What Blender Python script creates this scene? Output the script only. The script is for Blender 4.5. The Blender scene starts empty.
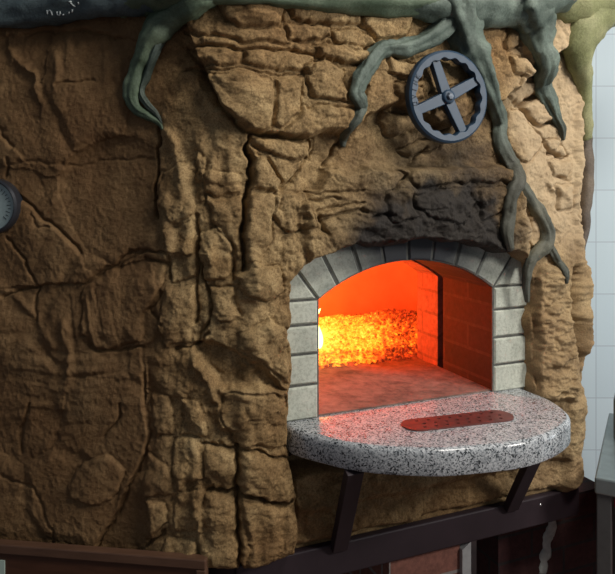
import bpy, bmesh, math, random
import numpy as np
from mathutils import Vector, Matrix, noise as mnoise

random.seed(7)
SC = bpy.context.scene
COL = SC.collection
F = 660.0            # focal length in pixels (615 x 574 frame)
CAMZ = 1.65
HX, HY = 307.5, 188.0

# ------------------------------------------------------------------ helpers
def nodes_mat(name):
    m = bpy.data.materials.new(name); m.use_nodes = True
    nt = m.node_tree; nt.nodes.clear()
    out = nt.nodes.new('ShaderNodeOutputMaterial')
    b = nt.nodes.new('ShaderNodeBsdfPrincipled')
    nt.links.new(b.outputs[0], out.inputs[0])
    return m, nt, b

def N(nt, kind, **kw):
    n = nt.nodes.new(kind)
    for k, v in kw.items():
        if k.startswith('i_'):
            n.inputs[k[2:].replace('_', ' ')].default_value = v
        else:
            setattr(n, k, v)
    return n

def ramp(nt, fac, stops):
    r = nt.nodes.new('ShaderNodeValToRGB')
    el = r.color_ramp.elements
    while len(el) < len(stops): el.new(0.5)
    for e, (p, c) in zip(el, stops):
        e.position = p; e.color = (c[0], c[1], c[2], 1) if len(c) == 3 else c
    nt.links.new(fac, r.inputs[0])
    return r.outputs[0]

def noise_tex(nt, vec, scale, detail=5, rough=0.6):
    n = N(nt, 'ShaderNodeTexNoise'); n.inputs['Scale'].default_value = scale
    n.inputs['Detail'].default_value = detail; n.inputs['Roughness'].default_value = rough
    nt.links.new(vec, n.inputs['Vector'])
    return n.outputs['Fac']

def mix(nt, fac, a, b, mode='MIX'):
    m = nt.nodes.new('ShaderNodeMix'); m.data_type = 'RGBA'; m.blend_type = mode
    for sock, v in ((m.inputs[0], fac), (m.inputs[6], a), (m.inputs[7], b)):
        if hasattr(v, 'links'): nt.links.new(v, sock)
        elif isinstance(v, (int, float)): sock.default_value = v
        else: sock.default_value = (v[0], v[1], v[2], 1)
    return m.outputs[2]

def bump(nt, b, h, strength, dist, prev=None):
    n = nt.nodes.new('ShaderNodeBump'); n.inputs['Strength'].default_value = strength
    n.inputs['Distance'].default_value = dist
    nt.links.new(h, n.inputs['Height'])
    if prev is not None: nt.links.new(prev, n.inputs['Normal'])
    if b is not None: nt.links.new(n.outputs[0], b.inputs['Normal'])
    return n.outputs[0]

def plain(name, col, rough=0.5, metal=0.0, var=0.25, scale=40, bmp=0.0, spec=0.5):
    m, nt, b = nodes_mat(name)
    tc = N(nt, 'ShaderNodeTexCoord').outputs['Object']
    f = noise_tex(nt, tc, scale)
    lo = [c * (1 - var) for c in col]; hi = [min(1, c * (1 + var)) for c in col]
    c = ramp(nt, f, [(0.3, lo), (0.7, hi)])
    nt.links.new(c, b.inputs['Base Color'])
    b.inputs['Roughness'].default_value = rough; b.inputs['Metallic'].default_value = metal
    b.inputs['Specular IOR Level'].default_value = spec
    if bmp: bump(nt, b, f, bmp, 0.002)
    return m

def mesh_obj(name, verts, faces, mat, parent=None, smooth=True, uvs=None):
    loc = Vector((0, 0, 0))
    if parent is not None:
        q = parent
        while q is not None:
            loc += q.location; q = q.parent
    me = bpy.data.meshes.new(name)
    me.from_pydata([tuple(Vector(v) - loc) for v in verts], [], faces)
    bm = bmesh.new(); bm.from_mesh(me)
    bmesh.ops.recalc_face_normals(bm, faces=bm.faces)
    if smooth:
        for f in bm.faces: f.smooth = True
    if smooth == 'auto':
        for e in bm.edges:
            if len(e.link_faces) == 2 and e.calc_face_angle(0) > 0.7: e.smooth = False
    bm.to_mesh(me); bm.free()
    if uvs is not None:
        ul = me.uv_layers.new(name='UVMap')
        for lp in me.loops: ul.data[lp.index].uv = uvs[lp.vertex_index]
    me.materials.append(mat)
    o = bpy.data.objects.new(name, me); COL.objects.link(o)
    if parent is not None: o.parent = parent
    return o

class MB:
    """collects shapes in world space into one mesh"""
    def __init__(s): s.v = []; s.f = []
    def add(s, v, f):
        o = len(s.v); s.v += [tuple(x) for x in v]; s.f += [tuple(i + o for i in q) for q in f]
    def prism(s, poly, fn, a, b, ch=0.0):
        """poly: 2D outline, fn(p,q,d)->world; extrude from depth a to b, chamfer at a"""
        n = len(poly)
        cx = sum(p[0] for p in poly) / n; cy = sum(p[1] for p in poly) / n
        rings = []
        if ch:
            ins = inset(poly, ch)
            rings.append([fn(p[0], p[1], a) for p in ins])
            rings.append([fn(p[0], p[1], a + math.copysign(ch, b - a)) for p in poly])
        else:
            rings.append([fn(p[0], p[1], a) for p in poly])
        rings.append([fn(p[0], p[1], b) for p in poly])
        v = [x for r in rings for x in r]; f = []
        for k in range(len(rings) - 1):
            for i in range(n):
                j = (i + 1) % n
                f.append((k * n + i, k * n + j, (k + 1) * n + j, (k + 1) * n + i))
        f.append(tuple(range(n))); f.append(tuple((len(rings) - 1) * n + i for i in reversed(range(n))))
        s.add(v, f)
    def box(s, fn, u0, u1, v0, v1, z0, z1):
        P = [fn(u, v, z) for u in (u0, u1) for v in (v0, v1) for z in (z0, z1)]
        s.add(P, [(0, 1, 3, 2), (4, 6, 7, 5), (0, 4, 5, 1), (2, 3, 7, 6), (0, 2, 6, 4), (1, 5, 7, 3)])
    def tube(s, pts, rads, n=12, jitter=0.0, caps=True, flute=0.0, seed=0.0):
        v, f = tube_geo(pts, rads, n, jitter, flute, seed); s.add(v, f)
    def build(s, name, mat, parent=None, smooth=True, bevel=0.0):
        o = mesh_obj(name, s.v, s.f, mat, parent, smooth)
        if bevel:
            m = o.modifiers.new('bevel', 'BEVEL'); m.width = bevel; m.segments = 2; m.limit_method = 'ANGLE'
        return o

def inset(poly, d):
    n = len(poly); out = []
    area = sum(poly[i][0] * poly[(i + 1) % n][1] - poly[(i + 1) % n][0] * poly[i][1] for i in range(n))
    sg = 1 if area > 0 else -1
    for i in range(n):
        p0 = Vector(poly[i - 1]); p1 = Vector(poly[i]); p2 = Vector(poly[(i + 1) % n])
        e1 = (p1 - p0).normalized(); e2 = (p2 - p1).normalized()
        n1 = Vector((-e1.y, e1.x)) * sg; n2 = Vector((-e2.y, e2.x)) * sg
        b = n1 + n2
        k = b.length_squared
        b = b * (2 / k) if k > 0.3 else n1
        q = p1 + b * d
        out.append((q.x, q.y))
    return out

def catmull(pts, sub=6):
    P = [np.array(p, float) for p in pts]
    P = [2 * P[0] - P[1]] + P + [2 * P[-1] - P[-2]]
    out = []
    for i in range(1, len(P) - 2):
        for k in range(sub):
            t = k / sub
            out.append(0.5 * ((2 * P[i]) + (-P[i-1] + P[i+1]) * t + (2*P[i-1] - 5*P[i] + 4*P[i+1] - P[i+2]) * t*t
                              + (-P[i-1] + 3*P[i] - 3*P[i+1] + P[i+2]) * t**3))
    out.append(P[-2])
    return out

def tube_geo(pts, rads, n=12, jitter=0.0, flute=0.0, seed=0.0):
    pts = [Vector(p) for p in pts]; m = len(pts)
    v = []; f = []
    up = None
    for i, p in enumerate(pts):
        t = (pts[min(i + 1, m - 1)] - pts[max(i - 1, 0)])
        if t.length < 1e-9: t = Vector((0, 0, 1))
        t.normalize()
        if up is None:
            up = t.orthogonal().normalized()
        else:
            up = (up - t * up.dot(t)).normalized()
        w = t.cross(up)
        for k in range(n):
            a = 2 * math.pi * k / n
            d = up * math.cos(a) + w * math.sin(a)
            r = rads[i]
            if jitter:
                q = p + d * r
                r *= 1 + jitter * mnoise.noise(q * 28 + Vector((seed, 0, 0))) + jitter * 0.5 * mnoise.noise(q * 75)
            if flute:
                r *= 1 + flute * mnoise.noise(Vector((math.cos(a) * 2.1 + seed, math.sin(a) * 2.1, i * 0.06)))
            v.append(p + d * r)
    for i in range(m - 1):
        for k in range(n):
            j = (k + 1) % n
            f.append((i * n + k, i * n + j, (i + 1) * n + j, (i + 1) * n + k))
    f.append(tuple(range(n))); f.append(tuple((m - 1) * n + k for k in reversed(range(n))))
    return v, f

def lathe(mb, prof, fn, n=40):
    """prof: (radius, depth); fn(a, b, depth) -> world, axis along depth"""
    v = []; f = []
    for r, d in prof:
        for k in range(n):
            a = 2 * math.pi * k / n
            v.append(fn(r * math.cos(a), r * math.sin(a), d))
    for i in range(len(prof) - 1):
        for k in range(n):
            j = (k + 1) % n
            f.append((i * n + k, i * n + j, (i + 1) * n + j, (i + 1) * n + k))
    f.append(tuple(range(n))); f.append(tuple((len(prof) - 1) * n + k for k in reversed(range(n))))
    mb.add(v, f)

def thing(name, label, cat, loc, group=None):
    o = bpy.data.objects.new(name, None); COL.objects.link(o); o.location = loc
    o.empty_display_size = 0.05
    o['label'] = label; o['category'] = cat
    if group: o['group'] = group
    return o
def tag(o, label, cat, group=None, kind=None):
    o['label'] = label; o['category'] = cat
    if group: o['group'] = group
    if kind: o['kind'] = kind
    return o
def structure(o): o['kind'] = 'structure'; return o
def recenter(o):
    me = o.data; c = Vector((0, 0, 0)); zs = 1e9
    for v in me.vertices: c += v.co; zs = min(zs, v.co.z)
    c /= len(me.vertices); c.z = zs
    me.transform(Matrix.Translation(-c)); o.location = o.location + c
    return o

# ------------------------------------------------------------------ plan of the oven
T = np.array([0.9228, 0.386]); T /= np.linalg.norm(T)
NV = np.array([T[1], -T[0]])
L0 = np.array([0.027, 1.55])
S0 = 0.1928                              # distance along the face from the corner to L0
def fw(u, v, z):                         # mouth face frame -> world
    p = L0 + T * u + NV * v
    return Vector((p[0], p[1], z))
CORNER = L0 - T * S0
RCORNER = L0 + T * 0.770
LDIR = np.array([-0.991, 0.134]); LDIR /= np.linalg.norm(LDIR)
RDIR = np.array([0.22, 0.97]); RDIR /= np.linalg.norm(RDIR)
SMIN, SR, SMAX = -0.90, S0 + 0.770, S0 + 0.770 + 0.45
def plan(s):
    s = np.asarray(s, float)
    p = np.empty(s.shape + (2,))
    a = s < 0; b = (s >= 0) & (s <= SR); c = s > SR
    p[a] = CORNER + (-s[a])[:, None] * LDIR
    p[b] = CORNER + s[b][:, None] * T
    p[c] = RCORNER + (s[c] - SR)[:, None] * RDIR
    return p
_ss = np.arange(SMIN - 0.2, SMAX + 0.2, 0.004)
_pp = plan(_ss)
_k = np.hanning(31); _k /= _k.sum()
_pad = 15
_sm = np.stack([np.convolve(_pp[:, i], _k, 'valid') for i in (0, 1)], 1)
_s2 = _ss[_pad:-_pad]
_tan = np.gradient(_sm, axis=0); _tan /= np.linalg.norm(_tan, axis=1)[:, None]
_nrm = np.stack([_tan[:, 1], -_tan[:, 0]], 1)
def base(s):
    s = np.asarray(s, float)
    P = np.stack([np.interp(s, _s2, _sm[:, i]) for i in (0, 1)], -1)
    n = np.stack([np.interp(s, _s2, _nrm[:, i]) for i in (0, 1)], -1)
    return P, n / np.linalg.norm(n, axis=-1, keepdims=True)
# sight line -> place on the oven's skin (s, z)
_ratio = _sm[:, 0] / _sm[:, 1]
_okr = (_s2 < SR + 0.03)
def sz(px, py):
    r = (px - HX) / F
    i = int(np.argmin(np.where(_okr, np.abs(_ratio - r), 9)))
    return float(_s2[i]), CAMZ - (py - HY) * _sm[i, 1] / F
def szs(pts): return np.array([sz(x, y) for x, y in pts])
def at(px, py, D): return Vector(((px - HX) * D / F, D, CAMZ - (py - HY) * D / F))

# ------------------------------------------------------------------ rock relief
DS = 0.0023
gs = np.arange(SMIN, SMAX, DS); gz = np.arange(0.81, 2.165, DS)
GS, GZ = np.meshgrid(gs, gz)             # rows = z
rng = np.random.RandomState(5)
def vnoise(x, y, seed):
    ra = .6 + seed * 1.37; x, y = x * math.cos(ra) - y * math.sin(ra), x * math.sin(ra) + y * math.cos(ra)
    return _vn(x, y, seed)
def _vn(x, y, seed):
    r = np.random.RandomState(seed); tab = r.rand(256, 256) * 2 - 1
    xi = np.floor(x).astype(int); yi = np.floor(y).astype(int)
    fx = x - xi; fy = y - yi
    fx = fx * fx * fx * (fx * (fx * 6 - 15) + 10); fy = fy * fy * fy * (fy * (fy * 6 - 15) + 10)
    a = tab[yi % 256, xi % 256]; b = tab[yi % 256, (xi + 1) % 256]
    c = tab[(yi + 1) % 256, xi % 256]; d = tab[(yi + 1) % 256, (xi + 1) % 256]
    return (a * (1 - fx) + b * fx) * (1 - fy) + (c * (1 - fx) + d * fx) * fy
def vstretch(x, y, seed, tilt=.12):
    x = x + tilt * y; y = y + .6 * vnoise(GS * 9, GZ * 9, seed + 40); x = x + .6 * vnoise(GS * 9, GZ * 9, seed + 41)
    return _vn(x, y, seed)
def fbm(x, y, seed, o=4):
    h = 0; a = 1.0
    for i in range(o):
        h = h + a * vnoise(x * 2 ** i + 13.7 * i, y * 2 ** i + 5.1 * i, seed + i); a *= 0.5
    return h
WX = GS + 0.006 * vnoise(GS * 30, GZ * 30, 91) + 0.003 * vnoise(GS * 80, GZ * 80, 92)
WZ = GZ + 0.006 * vnoise(GS * 30, GZ * 30, 93) + 0.003 * vnoise(GS * 80, GZ * 80, 94)
def window(P, m):
    i0 = max(0, int((P[:, 0].min() - m - SMIN) / DS)); i1 = min(len(gs), int((P[:, 0].max() + m - SMIN) / DS) + 2)
    j0 = max(0, int((P[:, 1].min() - m - 0.81) / DS)); j1 = min(len(gz), int((P[:, 1].max() + m - 0.81) / DS) + 2)
    return slice(j0, max(j1, j0 + 1)), slice(i0, max(i1, i0 + 1))
def segdist(X, Z, P, closed):
    d = np.full(X.shape, 9.0); n = len(P)
    for i in range(n if closed else n - 1):
        a = P[i]; b = P[(i + 1) % n]; e = b - a
        t = np.clip(((X - a[0]) * e[0] + (Z - a[1]) * e[1]) / max(e @ e, 1e-12), 0, 1)
        d = np.minimum(d, np.hypot(X - a[0] - t * e[0], Z - a[1] - t * e[1]))
    return d
def sdf(X, Z, P):
    ins = np.zeros(X.shape, bool); n = len(P)
    for i in range(n):
        a = P[i]; b = P[(i + 1) % n]
        c = ((a[1] > Z) != (b[1] > Z)) & (X < (b[0] - a[0]) * (Z - a[1]) / ((b[1] - a[1]) if b[1] != a[1] else 1e-9) + a[0])
        ins ^= c
    d = segdist(X, Z, P, True)
    return np.where(ins, d, -d)
def sst(x): x = np.clip(x, 0, 1); return x * x * (3 - 2 * x)

H = 0.012 + 0.009 * fbm(GS * 5, GZ * 5, 1, 3)
# chiselled facets: every cell its own small tilt
def facets(scale, amp, seed, ax=1.0):
    r = np.random.RandomState(seed)
    x = WX * scale * ax; y = WZ * scale
    xi = np.floor(x).astype(int); yi = np.floor(y).astype(int)
    jx = r.rand(64, 64); jy = r.rand(64, 64); gx = r.randn(64, 64); gy = r.randn(64, 64)
    best = np.full(x.shape, 9.0); h = np.zeros(x.shape); sec = np.full(x.shape, 9.0)
    for dx in (-1, 0, 1):
        for dy in (-1, 0, 1):
            cx = xi + dx; cy = yi + dy
            px = cx + jx[cy % 64, cx % 64]; py = cy + jy[cy % 64, cx % 64]
            d = np.hypot(x - px, y - py)
            hh = (x - px) * gx[cy % 64, cx % 64] + (y - py) * gy[cy % 64, cx % 64]
            nb = d < best
            sec = np.where(nb, best, np.minimum(sec, d))
            h = np.where(nb, hh, h); best = np.where(nb, d, best)
    e = sst((sec - best) / 0.16)
    return amp * h * (.4 + .6 * e) - amp * 0.35 * (1 - e)
mid = sst((GS + 0.22) / 0.15)            # 0 on the smooth left face, 1 on the worked stones
H += facets(4.6, 0.0075, 8) * (1 - .7 * mid) * sst((GS + 0.95) / .1)
H += facets(9, 0.0036, 3) * (0.22 + 0.78 * mid) + facets(21, 0.0024, 4, 0.7) * (0.10 + 0.90 * mid)

def region(pts, h, w):
    P = szs(pts); sl = window(P, w + 0.02)
    H[sl] += h * sst(sdf(WX[sl], WZ[sl], P) / w + 0.5)
def stone(pts, h, w=0.02, groove=0.0085):
    P = szs(pts); sl = window(P, 0.04)
    d = sdf(WX[sl], WZ[sl], P)
    H[sl] += h * (.65 * np.sqrt(np.clip(1 - (1 - np.clip(d / .011, 0, 1)) ** 2, 0, 1)) + .35 * sst(d / .045)) - groove * np.exp(-(d / 0.0030) ** 2)
def crack(pts, dep=0.012, w=0.0034, soft=0.003):
    P = szs(pts); sl = window(P, 0.06)
    if np.mean([p[0] for p in pts]) < 155: dep *= .6; soft *= .3
    d = segdist(WX[sl], WZ[sl], P, False)
    H[sl] -= 1.25 * dep * np.exp(-(d / w) ** 2) + soft * np.exp(-d / 0.014)
def ridge(pts, h=0.008, w=0.010):
    P = szs(pts); sl = window(P, 0.06)
    d = segdist(WX[sl], WZ[sl], P, False)
    H[sl] += h * np.exp(-(d / w) ** 2)
def step(pts, h, fall=0.10):
    """ledge: the side to the left of the walking direction stands proud by h and fades away"""
    P = szs(pts); sl = window(P, fall)
    X = WX[sl]; Z = WZ[sl]; d = np.full(X.shape, 9.0); sg = np.zeros(X.shape)
    for a, b in zip(P[:-1], P[1:]):
        e = b - a; t = np.clip(((X - a[0]) * e[0] + (Z - a[1]) * e[1]) / max(e @ e, 1e-12), 0, 1)
        dd = np.hypot(X - a[0] - t * e[0], Z - a[1] - t * e[1])
        c = e[0] * (Z - a[1]) - e[1] * (X - a[0])
        nb = dd < d; d = np.where(nb, dd, d); sg = np.where(nb, np.sign(c), sg)
    H[sl] += h * sst((sg * d) / 0.010 + 0.3) * sst(1 - d / fall)

# broad masses
region([(186, 4), (198, 45), (222, 95), (243, 134), (300, 138), (340, 137), (352, 122), (385, 105), (430, 128), (500, 95), (560, 40), (575, -30), (186, -30)], 0.044, 0.012)
region([(168, 120), (200, 60), (243, 134), (250, 290), (240, 575), (150, 575), (152, 450), (165, 330), (160, 240)], 0.012, 0.06)
region([(243, 138), (300, 140), (300, 250), (286, 300), (290, 560), (238, 570), (243, 300)], 0.020, 0.03)
region([(300, 262), (296, 205), (320, 172), (395, 168), (500, 165), (512, 200), (516, 262), (470, 245), (410, 238), (350, 244), (318, 256)], 0.034, 0.022)
region([(528, 275), (538, 262), (556, 268), (562, 300), (562, 395), (528, 395)], 0.020, 0.022)
region([(567, 100), (580, 60), (600, 120), (600, 380), (572, 380), (567, 300)], 0.016, 0.02)
region([(200, 338), (222, 340), (254, 360), (278, 385), (226, 382), (206, 356)], -0.022, 0.012)
region([(346, 140), (396, 130), (398, 164), (350, 166), (318, 166), (330, 145)], -0.006, 0.02)

STONES = [
 ([(226, 9), (268, 8), (274, 20), (270, 34), (240, 37), (230, 28)], .020), ([(276, 9), (320, 13), (346, 19), (347, 31), (300, 33), (279, 28)], .018),
 ([(274, 32), (315, 34), (318, 43), (290, 51), (276, 45)], .014), ([(316, 36), (345, 37), (362, 50), (346, 57), (320, 46)], .016),
 ([(300, 52), (330, 48), (358, 58), (353, 72), (330, 69), (306, 61)], .024), ([(192, 52), (240, 53), (242, 72), (205, 70)], .008),
 ([(241, 54), (303, 60), (298, 77), (243, 72)], .010), ([(211, 79), (261, 81), (262, 131), (246, 134), (228, 107)], .010),
 ([(263, 81), (291, 83), (290, 115), (270, 131), (263, 128)], .012), ([(292, 72), (310, 60), (331, 76), (331, 106), (300, 101)], .018),
 ([(290, 108), (338, 112), (345, 134), (272, 136), (288, 118)], .008), ([(347, 15), (376, 14), (398, 22), (393, 42), (360, 46), (345, 32)], .016),
 ([(249, 140), (309, 139), (303, 161), (266, 158), (252, 150)], .018), ([(248, 146), (276, 181), (272, 191), (247, 191)], .012),
 ([(246, 194), (273, 194), (263, 240), (253, 266), (243, 262)], .012), ([(204, 234), (222, 226), (232, 240), (233, 262), (227, 277), (211, 278), (203, 262)], .020),
 ([(234, 272), (250, 261), (270, 265), (279, 284), (263, 299), (241, 291)], .024), ([(213, 285), (234, 284), (240, 314), (226, 320), (215, 311)], .018),
 ([(268, 190), (300, 192), (306, 225), (278, 232), (266, 215)], .014), ([(200, 150), (212, 158), (212, 182), (198, 186)], .010),
 ([(170, 170), (198, 160), (200, 215), (180, 225), (165, 205)], .012), ([(205, 168), (240, 172), (240, 192), (214, 195)], .012), ([(212, 196), (243, 196), (239, 262), (232, 240), (216, 224)], .012),
 ([(172, 285), (200, 282), (199, 335), (175, 342), (166, 320)], .014), ([(168, 230), (198, 222), (201, 275), (178, 280)], .012),
 ([(128, 262), (150, 250), (172, 252), (167, 285), (152, 312), (148, 338), (112, 346), (88, 332), (90, 284)], .014),
 ([(240, 443), (259, 446), (287, 457), (289, 488), (277, 494), (261, 491), (241, 482)], .016), ([(241, 489), (281, 497), (289, 503), (289, 547), (246, 558)], .012),
 ([(210, 437), (236, 444), (239, 480), (220, 481), (210, 466)], .014), ([(213, 484), (238, 486), (238, 554), (236, 563), (212, 561), (203, 535)], .012),
 ([(152, 445), (178, 462), (181, 482), (153, 487)], .012), ([(152, 489), (174, 491), (176, 512), (161, 526)], .016),
 ([(174, 525), (203, 528), (206, 561), (150, 559), (167, 541)], .012), ([(180, 432), (206, 430), (210, 468), (184, 482), (178, 460)], .014), ([(182, 484), (210, 480), (212, 520), (185, 520)], .010),
 ([(228, 386), (278, 390), (284, 440), (262, 442), (236, 436), (224, 405)], .010), ([(158, 388), (175, 392), (180, 428), (160, 432)], .010), ([(184, 392), (205, 395), (212, 430), (186, 428)], .012),
 ([(76, 475), (90, 456), (112, 449), (132, 460), (128, 485), (102, 496), (79, 490)], .014), ([(240, 330), (262, 310), (280, 330), (283, 380), (255, 358), (236, 345)], .010),
 ([(378, 86), (404, 92), (408, 104), (384, 104)], .014), ([(374, 62), (402, 72), (408, 86), (384, 84), (372, 78)], .016), ([(376, 110), (408, 118), (414, 130), (382, 138), (372, 124)], .016),
 ([(392, 150), (410, 142), (438, 136), (430, 150), (400, 158)], .014), ([(412, 100), (440, 90), (462, 110), (440, 130), (416, 124)], .014),
 ([(386, 169), (430, 165), (502, 168), (503, 183), (440, 182), (404, 187)], .018), ([(402, 193), (450, 186), (462, 200), (452, 222), (412, 218), (400, 205)], .012), ([(463, 188), (494, 186), (488, 210), (466, 222)], .012),
 ([(372, 190), (398, 188), (402, 216), (376, 220)], .014), ([(488, 32), (502, 34), (500, 54), (488, 58)], .010), ([(503, 33), (524, 37), (538, 84), (518, 70), (503, 54)], .014),
 ([(490, 62), (506, 62), (516, 74), (512, 84), (494, 78)], .016), ([(506, 78), (536, 88), (534, 95), (514, 105), (500, 96)], .010), ([(516, 107), (533, 97), (546, 122), (536, 127), (526, 122)], .016),
 ([(536, 138), (550, 140), (562, 156), (550, 156), (540, 151)], .012), ([(500, 112), (516, 110), (524, 124), (536, 140), (520, 165), (504, 150)], .008), ([(519, 215), (535, 215), (540, 240), (520, 248)], .016),
 ([(540, 160), (564, 160), (563, 180), (548, 178)], .010), ([(548, 184), (566, 186), (566, 210), (552, 212)], .012), ([(556, 40), (564, 44), (572, 74), (568, 84), (560, 66)], .022),
]
for p, h in STONES:                      # deep joints in the upper block, worn shallow ones lower down and on the left
    my = sum(q[1] for q in p) / len(p); mx = sum(q[0] for q in p) / len(p)
    stone(p, h, groove=.0075 if my < 150 else (.0045 if mx > 225 else .0022))
for p, dep in [
 ([(165, 122), (164, 160), (163, 190), (161, 215)], .020), ([(247, 139), (245, 193), (244, 216), (241, 268)], .030), ([(246, 142), (244, 193), (243, 230)], .012), ([(196, 55), (221, 97), (242, 135)], .010), ([(202, 216), (203, 240), (200, 279), (201, 320)], .012),
 ([(232, 250), (233, 276)], .010), ([(16, 190), (35, 207), (66, 228), (84, 253)], .012), ([(14, 237), (31, 260), (44, 282)], .012), ([(7, 294), (44, 283), (87, 281), (115, 265), (136, 249), (174, 251)], .012),
 ([(44, 284), (41, 319)], .009), ([(35, 211), (45, 225), (57, 227)], .006), ([(94, 340), (111, 348), (150, 343)], .011), ([(150, 368), (153, 390)], .010), ([(167, 291), (157, 308), (171, 319)], .008),
 ([(37, 399), (28, 425), (30, 448)], .009), ([(127, 399), (127, 414), (112, 429)], .010), ([(153, 392), (153, 446), (142, 470), (131, 492), (112, 522), (97, 549)], .012), ([(153, 534), (172, 522)], .012),
 ([(28, 36), (66, 32), (96, 31), (126, 40)], .012), ([(66, 88), (99, 81)], .008), ([(17, 164), (83, 164), (159, 159)], .004), ([(0, 119), (20, 146)], .008), ([(15, 159), (10, 175)], .010),
 ([(190, 38), (240, 47), (275, 49)], .008), ([(193, 74), (240, 76), (298, 80)], .009), ([(192, 51), (240, 53), (303, 60)], .006), ([(243, 136), (300, 138), (342, 136)], .014),
 ([(239, 438), (239, 482), (239, 540), (241, 562)], .020), ([(212, 482), (239, 482), (278, 495), (289, 489)], .016), ([(209, 437), (240, 441), (290, 456)], .010), ([(289, 450), (290, 500), (291, 548)], .014),
 ([(318, 168), (368, 171)], -.006), ([(297, 193), (330, 193), (353, 190)], .008), ([(292, 204), (330, 199)], .007), ([(307, 211), (353, 203)], .008), ([(309, 219), (356, 210)], .008), ([(326, 216), (378, 215)], .008), ([(310, 215), (319, 232)], .012),
 ([(502, 33), (501, 47), (500, 55), (518, 72), (534, 86)], .010), ([(513, 106), (534, 96)], .012), ([(517, 108), (527, 123), (536, 127), (547, 124)], .012), ([(537, 141), (541, 152), (550, 156), (562, 157)], .011),
 ([(551, 178), (562, 182)], .008), ([(571, 88), (569, 137), (570, 184), (568, 217), (569, 238), (576, 251)], .016), ([(567, 271), (565, 312), (568, 346), (574, 379)], .020), ([(528, 278), (527, 330), (528, 392)], .012),
 ([(202, 340), (214, 322), (218, 300), (213, 284), (206, 262)], .014), ([(180, 346), (205, 340), (216, 330)], .010), ([(352, 92), (344, 120), (332, 145), (318, 165)], .012), ([(252, 156), (268, 172), (276, 182)], .008),
 ([(150, 258), (175, 262), (176, 276)], .007), ([(304, 140), (300, 160), (288, 178), (276, 186)], .014), ([(380, 190), (398, 168), (420, 150)], .010), ([(10, 470), (40, 480), (60, 520), (62, 545)], .006)]:
    crack(p, dep)
crack([(572, 70), (570, 137), (570, 184), (569, 217), (570, 240), (572, 262)], .022, .007)
crack([(567, 268), (565, 312), (568, 346), (573, 385)], .022, .007)
ridge([(578, 240), (580, 300), (580, 350)], .014, .012)
for p, h in [([(17, 50), (20, 63), (43, 80), (46, 93)], .008), ([(202, 356), (214, 378), (222, 400), (228, 420)], .012), ([(318, 167), (368, 170)], .008), ([(0, 280), (30, 300), (60, 340)], .006), ([(226, 384), (278, 386)], .010),
             ([(190, 60), (205, 90), (235, 130)], .008), ([(172, 132), (186, 160), (190, 200)], .007), ([(64, 60), (66, 90)], .006), ([(254, 358), (262, 350), (266, 335), (262, 322)], .008), ([(574, 262), (577, 300), (577, 340)], .012), ([(72, 320), (80, 360), (70, 400)], .008)]:
    ridge(p, h)
for p, h, fall in [(a_, b_ * .55, c_) for a_, b_, c_ in [([(97, 549), (112, 522), (131, 492), (142, 470), (153, 446), (154, 400)], .020, .14), ([(84, 253), (66, 228), (35, 207)], .012, .12), ([(174, 251), (136, 249), (115, 265), (87, 281), (44, 283)], -.016, .14),
                   ([(20, 146), (0, 119), (-20, 80)], .010, .10), ([(46, 93), (43, 80), (20, 63), (17, 50)], -.010, .10), ([(153, 390), (150, 345), (172, 318), (165, 290)], .010, .09), ([(126, 40), (96, 31), (66, 32), (28, 36)], -.012, .12)]]:
    step(p, h, fall)
# scored grooves: on the left face, the strata of the hood, the ribbed column by the mouth
def patch(x0, y0, x1, y1, soft=0.03):
    a = sz(x0, y1); b = sz(x1, y0)
    return sst((GS - a[0]) / soft + .5) * sst((b[0] - GS) / soft + .5) * sst((GZ - a[1]) / soft + .5) * sst((b[1] - GZ) / soft + .5)
H += 0.0030 * patch(78, 285, 125, 345) * vstretch(GS * 120 + GZ * 30, GZ * 14, 21)
H += 0.0028 * patch(20, 345, 140, 420, .06) * vstretch(GS * 10, GZ * 70, 22)
H += 0.0030 * patch(65, 36, 130, 90) * vstretch(GS * 70, GZ * 12, 23)
H += 0.0060 * patch(292, 186, 380, 240) * vstretch(GS * 9, GZ * 75 + GS * 8, 24)
H += 0.0105 * patch(530, 270, 562, 396, .02) * fbm(GS * 22, GZ * 48, 25, 3)
H += 0.0060 * patch(160, 380, 285, 560, .06) * vstretch(GS * 55, GZ * 14, 26)
H += 0.0060 * patch(160, 130, 245, 300, .06) * vstretch(GS * 45, GZ * 16, 27)
H += 0.0075 * patch(380, 186, 512, 250, .03) * fbm(GS * 24, GZ * 28, 28, 3)
H += 0.0060 * patch(268, 200, 300, 430, .03) * fbm(GS * 50, GZ * 35, 29, 3)
fine = fbm(GS * 45, GZ * 45, 31, 4)
H += 0.0022 * fine * (0.45 + 0.75 * mid) + 0.0009 * vnoise(GS * 150, GZ * 150, 36) + 0.0009 * vnoise(GS * 290, GZ * 290, 35) * (0.3 + 0.7 * mid)
# foot of the skin curls in above the steel beam, and under the shelf the skin stands back
H -= 0.030 * sst((0.845 - GZ) / 0.035) ** 2
H -= 0.020 * patch(292, 455, 560, 700, .025)
H += 0.018 * patch(556, 395, 615, 520, .05)
H = np.maximum(H, -0.03)
H += 0.02

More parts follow.
